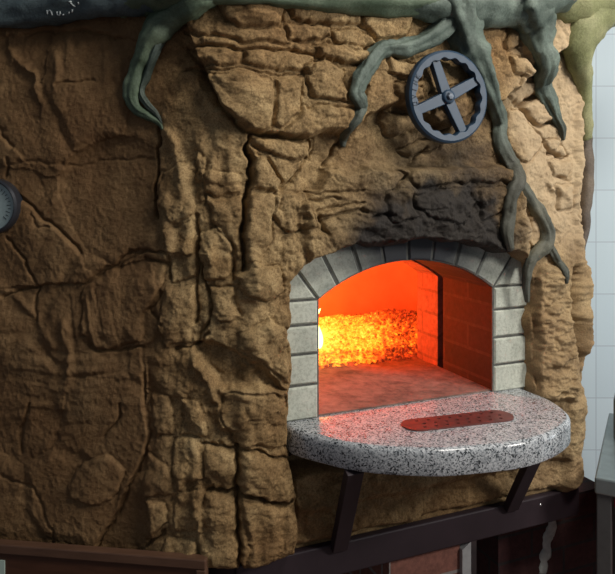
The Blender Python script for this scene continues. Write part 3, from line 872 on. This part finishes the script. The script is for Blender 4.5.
# heap of embers: many tumbled lumps in one uncountable bed
hv = []; hf = []; heat = []
rr = random.Random(3)
ico = bmesh.new(); bmesh.ops.create_icosphere(ico, subdivisions=1, radius=1); iv = [v.co.copy() for v in ico.verts]; ico.verts.index_update(); ifc = [tuple(v.index for v in f_.verts) for f_ in ico.faces]; ico.free()
def heap_h(u, d):
    # crest of the heap: high at the back left, tailing to the right and front
    e = max(0, 1 - ((u - .36) / .54) ** 4) * sst((d - .385 - .10 * max(0, .42 - u)) / .24) * (1 - .75 * sst((d - .62) / .28))
    return float((.044 + .046 * min(1, max(0, (u - .2) / .35))) * e * (1 + .25 * mnoise.noise(Vector((u * 14, d * 14, 0)))))
for i in range(9500):
    u = rr.uniform(-.05, .86); d = .37 + .60 * rr.random() ** 1.35
    h = heap_h(u, d)
    if h < .006 and rr.random() > .25: continue
    s = rr.uniform(.0030, .0080) * (1.2 if rr.random() < .12 else 1)
    c = fw(u, -d, ZS + .002 + h + rr.uniform(-.006, .006))
    R = Matrix.Rotation(rr.uniform(0, 6.28), 3, Vector((rr.uniform(-1, 1), rr.uniform(-1, 1), rr.uniform(-1, 1.01))).normalized())
    o_ = len(hv)
    for q in iv:
        k = 1 + .35 * mnoise.noise(q * 1.7 + Vector((i * 3.1, 0, 0)))
        hv.append(c + R @ Vector((q.x * s * 1.5 * k, q.y * s * k, q.z * s * .8 * k)))
        heat.append(.42 * (1 - min(1, max(0, (u - .22 - .25 * (d - .4)) / .30))) - .05 - (.12 if h < .014 else 0))
    hf += [tuple(x + o_ for x in t) for t in ifc]
# solid bed under the lumps
nu, nd = 60, 46; o_ = len(hv)
for j in range(nd):
    for i in range(nu):
        u = -.06 + .94 * i / (nu - 1); d = .38 + .63 * j / (nd - 1)
        hv.append(fw(u, -d, ZS + .003 + heap_h(u, d))); heat.append(.44 * (1 - min(1, max(0, (u - .22 - .25 * (d - .4)) / .30))) + .0 - (.12 if heap_h(u, d) < .02 else 0))
for j in range(nd - 1):
    for i in range(nu - 1):
        hf.append((o_ + j * nu + i, o_ + j * nu + i + 1, o_ + (j + 1) * nu + i + 1, o_ + (j + 1) * nu + i))
em = mesh_obj('ember_bed', hv, hf, ember_mat('glowing_embers', [(.34, (.01, .001, .0005)), (.48, (.12, .010, .001)), (.60, (.55, .065, .004)), (.74, (1.0, .30, .012)), (.95, (1.0, .60, .06))], 1.7, 70), None, True)
at_ = em.data.attributes.new('glow', 'FLOAT', 'POINT'); at_.data.foreach_set('value', np.array(heat, np.float32))
recenter(em)
tag(em, 'bed of glowing orange and yellow embers inside the oven', 'embers', kind='stuff')
# flame tongues at the left of the heap
m, nt, b = nodes_mat('live_flame')
lw = N(nt, 'ShaderNodeLayerWeight'); lw.inputs[0].default_value = .4
nt.links.new(ramp(nt, lw.outputs['Facing'], [(.2, (1, .62, .22)), (.7, (1, .30, .03))]), b.inputs['Emission Color'])
b.inputs['Emission Strength'].default_value = 9; b.inputs['Base Color'].default_value = (.1, .05, .02, 1)
mb = MB()
for (u, d, h, r_, k) in ((.186, .44, .12, .024, 1), (.12, .47, .17, .03, 2), (.172, .47, .10, .016, 3), (.08, .50, .13, .024, 4), (.190, .52, .12, .02, 5)):
    pts = []; rs = []
    for i in range(15):
        t = i / 14
        sw = .018 * t * math.sin(5 * t + k * 2)
        pts.append(fw(u + sw, -d + .01 * t * math.cos(4 * t + k), ZS + .05 + h * t)); rs.append(r_ * (math.sin(math.pi * min(1, (t * .8 + .2))) ** .8 * (1 - t * .35) + .0008))
    mb.tube(pts, rs, 10)
fl = mb.build('flame', m, None); recenter(fl)
tag(fl, 'white-hot flame licking up at the left behind the brick jamb', 'flame')

# ------------------------------------------------------------------ tree roots sprawling over the oven
roots = thing('tree_root_sculpture', 'sculpted blue-green tree trunk and roots sprawling over the top of the oven', 'tree sculpture', tuple(on(450, 2, 0)))
def root_chain(spec, sub=7, lift=.45):
    pts = []; rs = []
    for x, y, r, *dd in spec:
        if dd:
            q = at(x, y, dd[0]); pts.append((q.x, q.y, q.z, r * dd[0] / F)); continue
        q = on(x, y, 0.0); rad_ = r * q.y / F
        q = on(x, y, rad_ * lift); pts.append((q.x, q.y, q.z, rad_))
    c = catmull(pts, sub)
    return [Vector(p[:3]) for p in c], [max(.001, p[3]) for p in c]
def root(name, spec, mat, seed, n=28, jit=.26, flute=.42, lift=.45):
    mb = MB(); p, r = root_chain(spec, lift=lift); mb.tube(p, r, n, jit, flute=flute, seed=seed)
    return mb.build(name, mat, roots)
lb = root('limb', [(-90, 26, 19), (-40, 16, 18.5), (0, 10, 18), (30, 9, 17.5), (55, 7, 17), (78, 2, 17), (100, -1, 17), (130, -3, 18), (170, -8, 18)], M_LIMB, 1.0, 22, .14, .2, .55)
root('trunk', [(120, -6, 20), (150, -6, 20), (180, -9, 18), (215, -12, 16), (250, -11, 15), (300, -7, 16), (350, -3, 16), (400, -1, 16), (440, -4, 16)], M_GREEN, 2.0, 24, .14, .2, .5)
root('trunk', [(405, 2, 13), (430, 4, 17), (455, 8, 20), (480, 7, 20), (503, 7, 20), (526, 2, 26), (556, -14, 24)], M_BLUEGREEN, 2.5, 24, .14, .2, .35)
root('root', [(215, -6, 11), (195, 4, 12), (170, 18, 13), (152, 38, 11), (141, 60, 9.5), (134, 80, 8), (131, 96, 6.5), (137, 109, 5.3), (149, 116, 4.3), (160, 123, 3.2), (164, 130, 1.5)], M_GREEN, 3.0, lift=.5)
root('root', [(190, 8, 6), (168, 28, 5.5), (156, 50, 5), (147, 74, 4.4), (141, 91, 3.6), (147, 104, 3), (157, 114, 2.4), (163, 124, 1.2)], M_BLUEGREEN, 4.0, lift=.7)
root('root', [(452, 10, 14), (440, 30, 11.5), (425, 42, 9.5), (405, 49, 8.8), (388, 49, 8), (378, 52, 8), (369, 63, 8), (361, 78, 8), (355, 92, 7.4), (358, 101, 7), (361, 108, 5.8), (356, 118, 5.2), (349, 128, 4.6), (344, 138, 3.8), (343, 147, 2)], M_BLUEGREEN, 5.0)
root('root', [(448, -8, 22), (458, 18, 20), (468, 45, 16), (478, 66, 13), (487, 86, 11), (493, 104, 8.8), (498, 121, 7.8), (497, 138, 7), (502, 152, 7.2), (509, 166, 7.2), (511, 182, 6.8), (509, 198, 6.4), (508, 215, 6), (507, 232, 5.4), (507, 249, 3)], M_BLUEGREEN, 6.0)
root('root', [(510, 168, 5), (521, 186, 6), (531, 202, 6.4), (539, 216, 6.4), (545, 231, 6.2), (546, 243, 6.4, 1.748), (538, 251, 6.2, 1.742), (531, 260, 5.8, 1.735), (527.5, 273, 4.8, 1.730), (526.5, 288, 3.8, 1.730), (527.5, 302, 2, 1.735)], M_DARKROOT, 7.0)
root('root', [(545, 240, 5), (551, 252, 4.6), (557, 262, 3.8), (561, 272, 3.2), (562, 282, 1.8)], M_DARKROOT, 8.0)
root('root', [(518, -12, 28), (526, 10, 24), (534, 28, 18), (539, 46, 12.5), (540, 64, 10.4), (541, 80, 9.6), (545, 93, 8.4), (550, 105, 7), (555, 116, 5.6), (560, 128, 4), (562, 140, 1.8)], M_BLUEGREEN, 9.0)
# arching branch on the right that runs down the edge of the rock
def free_tube(name, spec, D, mat, seed, lift=0):
    pts = [(*at(x, y, d), r * d / F) for (x, y, r), d in zip(spec, D)]
    c = catmull(pts, 7); mb = MB(); mb.tube([Vector(p[:3]) for p in c], [max(.001, p[3]) for p in c], 20, .14, flute=.16, seed=seed)
    return mb.build(name, mat, roots)
free_tube('branch', [(700, -40, 30), (640, -16, 28), (608, -2, 26), (588, 18, 23), (578, 40, 18), (579, 62, 12.5), (582, 82, 9.4), (583, 102, 8.4), (584, 122, 7.6), (585, 138, 6.8)],
          [1.86, 1.84, 1.82, 1.79, 1.775, 1.79, 1.83, 1.86, 1.88, 1.90], M_OLIVE, 10.0)
free_tube('root', [(584, 126, 6.8), (585, 142, 6.5), (586, 160, 7), (587, 178, 7), (586, 200, 6.4), (584, 215, 6), (584, 230, 5.6), (580, 246, 5), (578, 268, 5), (579, 292, 5.5), (580, 318, 5.5), (578, 338, 4), (578, 350, 1.5)],
          [1.93] * 13, M_BRBARK, 11.0)
free_tube('branch', [(540, -18, 26), (560, -2, 24), (585, 6, 22), (610, -4, 24)], [1.74, 1.75, 1.78, 1.82], M_OLIVE, 12.0)
# white paint scrawl on the left limb (real strokes of paint on the bark)
dg = bpy.context.evaluated_depsgraph_get
def limb_hit(px, py):
    o = Vector((0, 0, CAMZ)); d = (at(px, py, 1.0) - o).normalized()
    off = lb.parent.location
    ok, loc, nor, _ = lb.ray_cast(o - off, d)
    return (loc + off + nor * .0008) if ok else None
mb = MB()
for st in ([(47, 10), (47.6, 14)], [(48, 10.5), (50, 10), (51.5, 12), (52.2, 15)], [(57, 11.5), (57.6, 14.5), (59.5, 15.2), (60.5, 13), (60, 11.5)], [(62.5, 14.6), (64, 14.2)], [(68.5, 13.5), (69.6, 11.8)], [(72, 12), (72.6, 9.5)], [(68.5, 1.5), (71.5, 1.4)], [(70.4, 2.2), (72.5, 4.5), (75.5, 6.8)], [(78.2, 2), (78.8, 4)]):
    pts = [limb_hit(x, y) for x, y in st]
    if all(p is not None for p in pts): mb.tube(pts, [.0016] * len(pts), 6)
if mb.v:
    o = mb.build('paint_scrawl', plain('white_paint', (.62, .68, .68), .6, 0, .1), roots); o['label'] = 'white scrawled lettering'

# ------------------------------------------------------------------ blue-grey handwheel
M_WHEEL = plain('blue_grey_paint', (.018, .044, .082), .5, .0, .12, 60)
WU, WV, WZ_ = .2884, .100, 1.866
wheel = thing('handwheel', 'blue-grey four-spoked valve handwheel mounted on the rock above the mouth', 'handwheel', tuple(fw(WU, WV, WZ_)))
def wf(a, b_, d): return fw(WU + a, WV + d, WZ_ + b_)
R_ = .1105
mb = MB(); v = []; f = []; n = 120
secs = []
for k in range(n):
    a = 2 * math.pi * k / n
    ri = R_ - .0215 + .0026 * math.cos(a * 18)
    ro = R_
    sec = [(ri + .002, .012), (ro - .006, .013), (ro - .001, .009), (ro, .002), (ro, -.008), (ro - .003, -.012), (ri + .003, -.012), (ri, -.008), (ri, .008)]
    for r_, d in sec: v.append(wf(r_ * math.cos(a), r_ * math.sin(a), d))
m_ = 9
for k in range(n):
    kk = (k + 1) % n
    for i in range(m_):
        j = (i + 1) % m_; f.append((k * m_ + i, kk * m_ + i, kk * m_ + j, k * m_ + j))
mb.add(v, f); mb.build('rim', M_WHEEL, wheel, 'auto')
for ad_ in (113, 28, -62, 203):
    a = math.radians(ad_); ca, sa = math.cos(a), math.sin(a)
    mb = MB(); pts = []
    for r_, w_, d in ((.014, .0150, -.002), (R_ - .016, .0120, .0)):
        for (sw, dd) in ((-w_, -.009), (-w_ * .9, .007 + d), (w_ * .9, .007 + d), (w_, -.009)):
            pts.append(wf(r_ * ca - sw * sa, r_ * sa + sw * ca, dd))
    mb.add(pts, [(0, 1, 2, 3), (7, 6, 5, 4), (0, 4, 5, 1), (1, 5, 6, 2), (2, 6, 7, 3), (3, 7, 4, 0)])
    mb.build('spoke', M_WHEEL, wheel, False, .0015)
mb = MB(); lathe(mb, [(.0, .012), (.012, .012), (.0155, .010), (.018, .004), (.018, -.014), (.012, -.02)], wf, 28)
hub = mb.build('hub', M_WHEEL, wheel, 'auto')
M_NUT = plain('worn_steel', (.12, .14, .17), .5, .5, .3, 200, .2)
mb = MB(); lathe(mb, [(.0, .019), (.007, .018), (.0095, .015), (.0098, .010)], wf, 6)
mb.build('nut', M_NUT, hub, False)
mb = MB(); lathe(mb, [(.0085, -.012), (.0085, -.115)], wf, 16); mb.build('stem', plain('dark_iron', (.05, .05, .055), .5, .6), wheel, 'auto')
# raised letters up the left of the rim, read from bottom to top
GL = {'O': [[(0, 0), (0, 1), (.7, 1), (.7, 0), (0, 0)]], 'V': [[(0, 1), (.35, 0), (.7, 1)]], 'I': [[(.3, 0), (.3, 1)]], 'N': [[(0, 0), (0, 1), (.7, 0), (.7, 1)]], 'K': [[(0, 0), (0, 1)], [(.7, 1), (0, .45), (.7, 0)]]}
mb = MB()
for i, ch in enumerate('OVINK'):
    a = math.radians(193 - i * 9.5)
    rm = R_ - .0120
    for stx in GL[ch]:
        pts = []
        for x, y in stx:
            tx = (x - .35) * .010; ty = (y - .5) * .011
            ca, sa = math.cos(a), math.sin(a)
            # reading direction runs clockwise up the rim, letter tops point outward
            pts.append(wf((rm + ty) * ca + tx * sa, (rm + ty) * sa - tx * ca, .0132))
        mb.tube(pts, [.0009] * len(pts), 5)
o = mb.build('lettering', plain('dark_letter', (.03, .04, .055), .5), wheel); o['label'] = 'small dark raised letters'

# ------------------------------------------------------------------ thermometer on the left face
tq = on(-4, 206, 0)
TH = lambda a, b_, d: Vector((tq.x, tq.y, tq.z)) + Vector((-LDIR[0] * a, -LDIR[1] * a, b_)) + Vector((-.134, -.991, 0)) * (d - .01)
th = thing('oven_thermometer', 'round grey-dialled oven thermometer in dark case on the left rock face', 'thermometer', tuple(TH(0, 0, 0)))
k = 1.50 / F
mb = MB(); lathe(mb, [(27.5 * k, -.02), (28.2 * k, .018), (28.0 * k, .028), (26.0 * k, .032), (24.6 * k, .030), (24.2 * k, .022)], TH, 48)
mb.build('bezel', plain('dark_case', (.035, .037, .045), .35, .3, .1), th, 'auto')
mb = MB(); lathe(mb, [(0, .0245), (24.6 * k, .0245), (24.6 * k, .018)], TH, 48)
dial = mb.build('dial', plain('grey_dial', (.36, .45, .45), .5, .1, .12, 80), th, 'auto')
mb = MB()
for i in range(25):
    a = math.radians(-40 + i * 260 / 24); ra, rb = (17.5, 20.5) if i % 2 else (16, 20.5)
    mb.tube([TH(ra * k * math.cos(a), ra * k * math.sin(a), .0248), TH(rb * k * math.cos(a), rb * k * math.sin(a), .0248)], [.0007, .0007], 5)
mb.build('scale_mark', plain('black_print', (.03, .04, .04), .6), dial)
mb = MB(); lathe(mb, [(0, .031), (3.4 * k, .030), (4.4 * k, .027), (4.4 * k, .0245)], TH, 20); mb.build('pointer_hub', plain('chrome', (.62, .62, .62), .25, 1, .05), dial, 'auto')
a = math.radians(-75)
mb = MB(); mb.tube([TH(0, 0, .0265), TH(14 * k * math.cos(a), 14 * k * math.sin(a), .0265)], [.0018, .0006], 6); mb.build('pointer', plain('black_needle', (.02, .02, .02), .5), dial)

# ------------------------------------------------------------------ framed wooden panel lower left
def wl(u, v, z):                       # along the left face, u measured left from the panel's right end
    p = np.array([-.217, 1.405]) + LDIR * u + np.array([-.134, -.991]) * v
    return Vector((p[0], p[1], z))
def wood(name, c1, c2):
    m, nt, b = nodes_mat(name)
    tc = N(nt, 'ShaderNodeTexCoord').outputs['Object']
    mp = N(nt, 'ShaderNodeMapping'); mp.inputs['Scale'].default_value = (3, 30, 40); nt.links.new(tc, mp.inputs[0])
    n_ = noise_tex(nt, mp.outputs[0], 2.5, 5, .6)
    nt.links.new(ramp(nt, n_, [(.3, c1), (.7, c2)]), b.inputs['Base Color']); b.inputs['Roughness'].default_value = .45
    bump(nt, b, n_, .1, .001)
    return m
M_WOOD = wood('red_brown_wood', (.060, .022, .010), (.095, .037, .018)); M_WOOD2 = wood('worn_brown_edge', (.085, .042, .025), (.13, .066, .040))
ztop = CAMZ - (560.5 - HY) * 1.405 / F
cab = thing('wooden_panel', 'framed red-brown wooden cupboard front below the left rock face', 'cupboard', tuple(wl(.4, 0, 0)))
mb = MB(); mb.box(wl, -.0, .85, -.024, 0, ztop - .022, ztop); mb.build('top_rail', M_WOOD2, cab, False, .003)
mb = MB(); mb.box(wl, -.0, .022, -.024, 0, 0, ztop - .022); mb.build('stile', M_WOOD2, cab, False, .003)
mb = MB(); mb.box(wl, .828, .85, -.024, 0, 0, ztop - .022); mb.build('stile', M_WOOD2, cab, False, .003)
mb = MB(); mb.box(wl, .022, .828, -.020, -.006, 0, ztop - .022); mb.build('panel', M_WOOD, cab, False)
q = at(-3, 569, 1.47)
cp = Vector((q.x, q.y, 0)); u_ = (cp.x + .217) / LDIR[0]
mb = MB(); zc_ = q.z
mb.box(wl, u_ - .016, u_ + .03, -.006, -.004, zc_ - .05, zc_ + .018)
o = mb.build('paper_tag', plain('pale_card', (.50, .62, .54), .7, 0, .05), None, False); recenter(o)
tag(o, 'small pale green-white card on the wooden panel at the left edge', 'card')

# ------------------------------------------------------------------ brick pillars under the oven
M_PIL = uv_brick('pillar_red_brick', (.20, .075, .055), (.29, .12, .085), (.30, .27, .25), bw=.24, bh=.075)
def pillar(u0, u1, v0, v1, label, rail=None, mat=None):
    t = thing('brick_pillar', label, 'pillar', tuple(fw((u0 + u1) / 2, (v0 + v1) / 2, 0)), 'brick pillars under the oven')
    v = []; f = []; uv = []
    z1 = .732
    cs = [(u0, v1), (u1, v1), (u1, v0), (u0, v0)]; acc = 0
    for i in range(4):
        a = cs[i]; b_ = cs[(i + 1) % 4]; l = math.dist(a, b_); k = len(v)
        for (p, t_) in ((a, 0), (b_, l)):
            for z in (0, z1): v.append(fw(p[0], p[1], z)); uv.append((acc + t_, z + .02))
        f.append((k, k + 2, k + 3, k + 1)); acc += l
    k = len(v)
    for p in cs: v.append(fw(p[0], p[1], z1)); uv.append((p[0], p[1]))
    f.append((k, k + 1, k + 2, k + 3))
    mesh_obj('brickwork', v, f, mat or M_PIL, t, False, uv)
    if rail:
        mb = MB(); mb.prism([(rail[0], 0), (rail[1], 0), (rail[1], z1 - .001), (rail[0], z1 - .018)], lambda p, q, d: fw(p, v1 - d, q), -.012, .10)
        mb.build('plaster_edge', plain('pale_plaster', (.36, .36, .36), .7, 0, .15), t, False)
    return t
pillar(.195, .405, -.30, -.012, 'red brick pillar with pale plaster edge under the middle of the oven', (.405, .432))
pr2 = pillar(.60, 1.0, -.20, -.10, 'shadowed red brick pillar with a mortar smear under the right corner of the oven', None, uv_brick('shaded_pillar_brick', (.050, .014, .014), (.070, .020, .018), (.030, .024, .024), bw=.24, bh=.075))  # near-black brick colour paints in the shade; widened to fill the dark gap
mb = MB()
tv, tf_ = tube_geo([(.812 - .0016 * i + .004 * math.sin(i * .6), 0, .728 - i * .006) for i in range(36)], [.008 + .010 * sst(i / 14) * (.8 + .35 * math.sin(i * .5)) for i in range(36)], 14, .7)
mb.add([fw(p.x, -.100 + .22 * p.y, p.z) for p in tv], tf_)
o = mb.build('mortar_smear', plain('smeared_mortar', (.42, .44, .42), .6, 0, .2, 60, .3), pr2); o['label'] = 'pale mortar smear'

# ------------------------------------------------------------------ stainless work table at the right
M_INOX = plain('brushed_inox', (.30, .34, .34), .38, .75, .12, 30)
ZT = .90
ta = math.radians(-28)
TO = at(594.5, 477.5, (CAMZ - ZT) * F / (477.5 - HY))
def tf(a, b_, z):                       # a along the front, b_ towards the wall
    return Vector((TO.x + a * math.cos(ta) - b_ * math.sin(ta) , TO.y + a * math.sin(ta) + b_ * math.cos(ta), z))
tab = thing('work_table', 'stainless steel work table against the white tiled wall right of the oven', 'table', tuple(tf(.4, .25, 0)))
mb = MB(); mb.box(tf, 0, .9, 0, .56, ZT - .042, ZT); mb.build('table_top', M_INOX, tab, False, .004)
mb = MB(); mb.box(tf, .028, .05, .30, .545, ZT, ZT + .125); mb.build('upstand', plain('dull_inox', (.17, .19, .20), .45, .6, .12, 30), tab, False, .006)
M_LEG = plain('grey_leg_inox', (.13, .13, .13), .45, .6, .1)
for a, b_ in ((.004, .006), (.86, .006), (.004, .52), (.86, .52)):
    mb = MB(); mb.box(tf, a, a + .036, b_, b_ + .036, 0, ZT - .042); mb.build('leg', M_LEG, tab, False, .003)
mb = MB(); mb.box(tf, .042, .86, .03, .53, .598, .62); mb.build('lower_shelf', M_INOX, tab, False, .003)
ct = thing('red_crate', 'red plastic crate on the lower shelf of the steel table', 'crate', tuple(tf(.24, .26, .62)))
M_RED = plain('red_plastic', (.42, .012, .03), .4, 0, .1)
def crate():
    a0, a1, b0, b1, z0, z1, t_ = .05, .42, .05, .46, .6205, .835, .006
    mb = MB(); mb.box(tf, a0, a1, b0, b1, z0, z0 + t_)
    mb.box(tf, a0, a1, b0, b0 + t_, z0 + t_, z1); mb.box(tf, a0, a1, b1 - t_, b1, z0 + t_, z1)
    mb.box(tf, a0, a0 + t_, b0 + t_, b1 - t_, z0 + t_, z1); mb.box(tf, a1 - t_, a1, b0 + t_, b1 - t_, z0 + t_, z1)
    mb.build('body', M_RED, ct, False)
    mb = MB()
    mb.box(tf, a0 - .006, a1 + .006, b0 - .006, b0, z1 - .02, z1); mb.box(tf, a0 - .006, a1 + .006, b1, b1 + .006, z1 - .02, z1)
    mb.box(tf, a0 - .006, a0, b0, b1, z1 - .02, z1); mb.box(tf, a1, a1 + .006, b0, b1, z1 - .02, z1)
    mb.build('rim', M_RED, ct, False)
crate()

# ------------------------------------------------------------------ light
def area(name, loc, target, size, power, col, sy=None):
    d = bpy.data.lights.new(name, 'AREA'); d.energy = power; d.color = col; d.size = size
    if sy: d.shape = 'RECTANGLE'; d.size_y = sy
    o = bpy.data.objects.new(name, d); COL.objects.link(o); o.location = loc
    o.rotation_euler = (Vector(target) - Vector(loc)).to_track_quat('-Z', 'Y').to_euler()
    return o
area('window_daylight', (2.3, .45, 2.35), (.5, 1.75, 1.5), .5, 34, (1.0, .96, .90))
area('ceiling_tube', (1.05, .55, 3.05), (.3, 1.6, 1.3), .8, 25, (1.0, .95, .86), .3)
area('wall_daylight', (2.3, 1.6, 1.0), (1.5, 2.54, 1.1), 0.6, 4.5, (.85, .95, 1.0))
def point(name, loc, power, col, r):
    d = bpy.data.lights.new(name, 'POINT'); d.energy = power; d.color = col; d.shadow_soft_size = r
    o = bpy.data.objects.new(name, d); COL.objects.link(o); o.location = loc
point('fire_glow', fw(.10, -.58, ZS + .24), 22, (1, .085, .012), .05)
w = bpy.data.worlds.new('room'); SC.world = w; w.use_nodes = True
w.node_tree.nodes['Background'].inputs[0].default_value = (.80, .88, 1.0, 1); w.node_tree.nodes['Background'].inputs[1].default_value = .12

cam = bpy.data.cameras.new('camera'); co = bpy.data.objects.new('camera', cam); COL.objects.link(co)
co.location = (0, 0, CAMZ); co.rotation_euler = (math.pi / 2, 0, 0)
cam.sensor_width = 36; cam.lens = 36 * F / 615; cam.shift_y = -(287 - HY) / 615; cam.clip_start = .02
SC.camera = co
SC.view_settings.view_transform = 'Standard'; SC.view_settings.look = 'None'
SC.view_settings.exposure = 0.08; SC.view_settings.gamma = 1
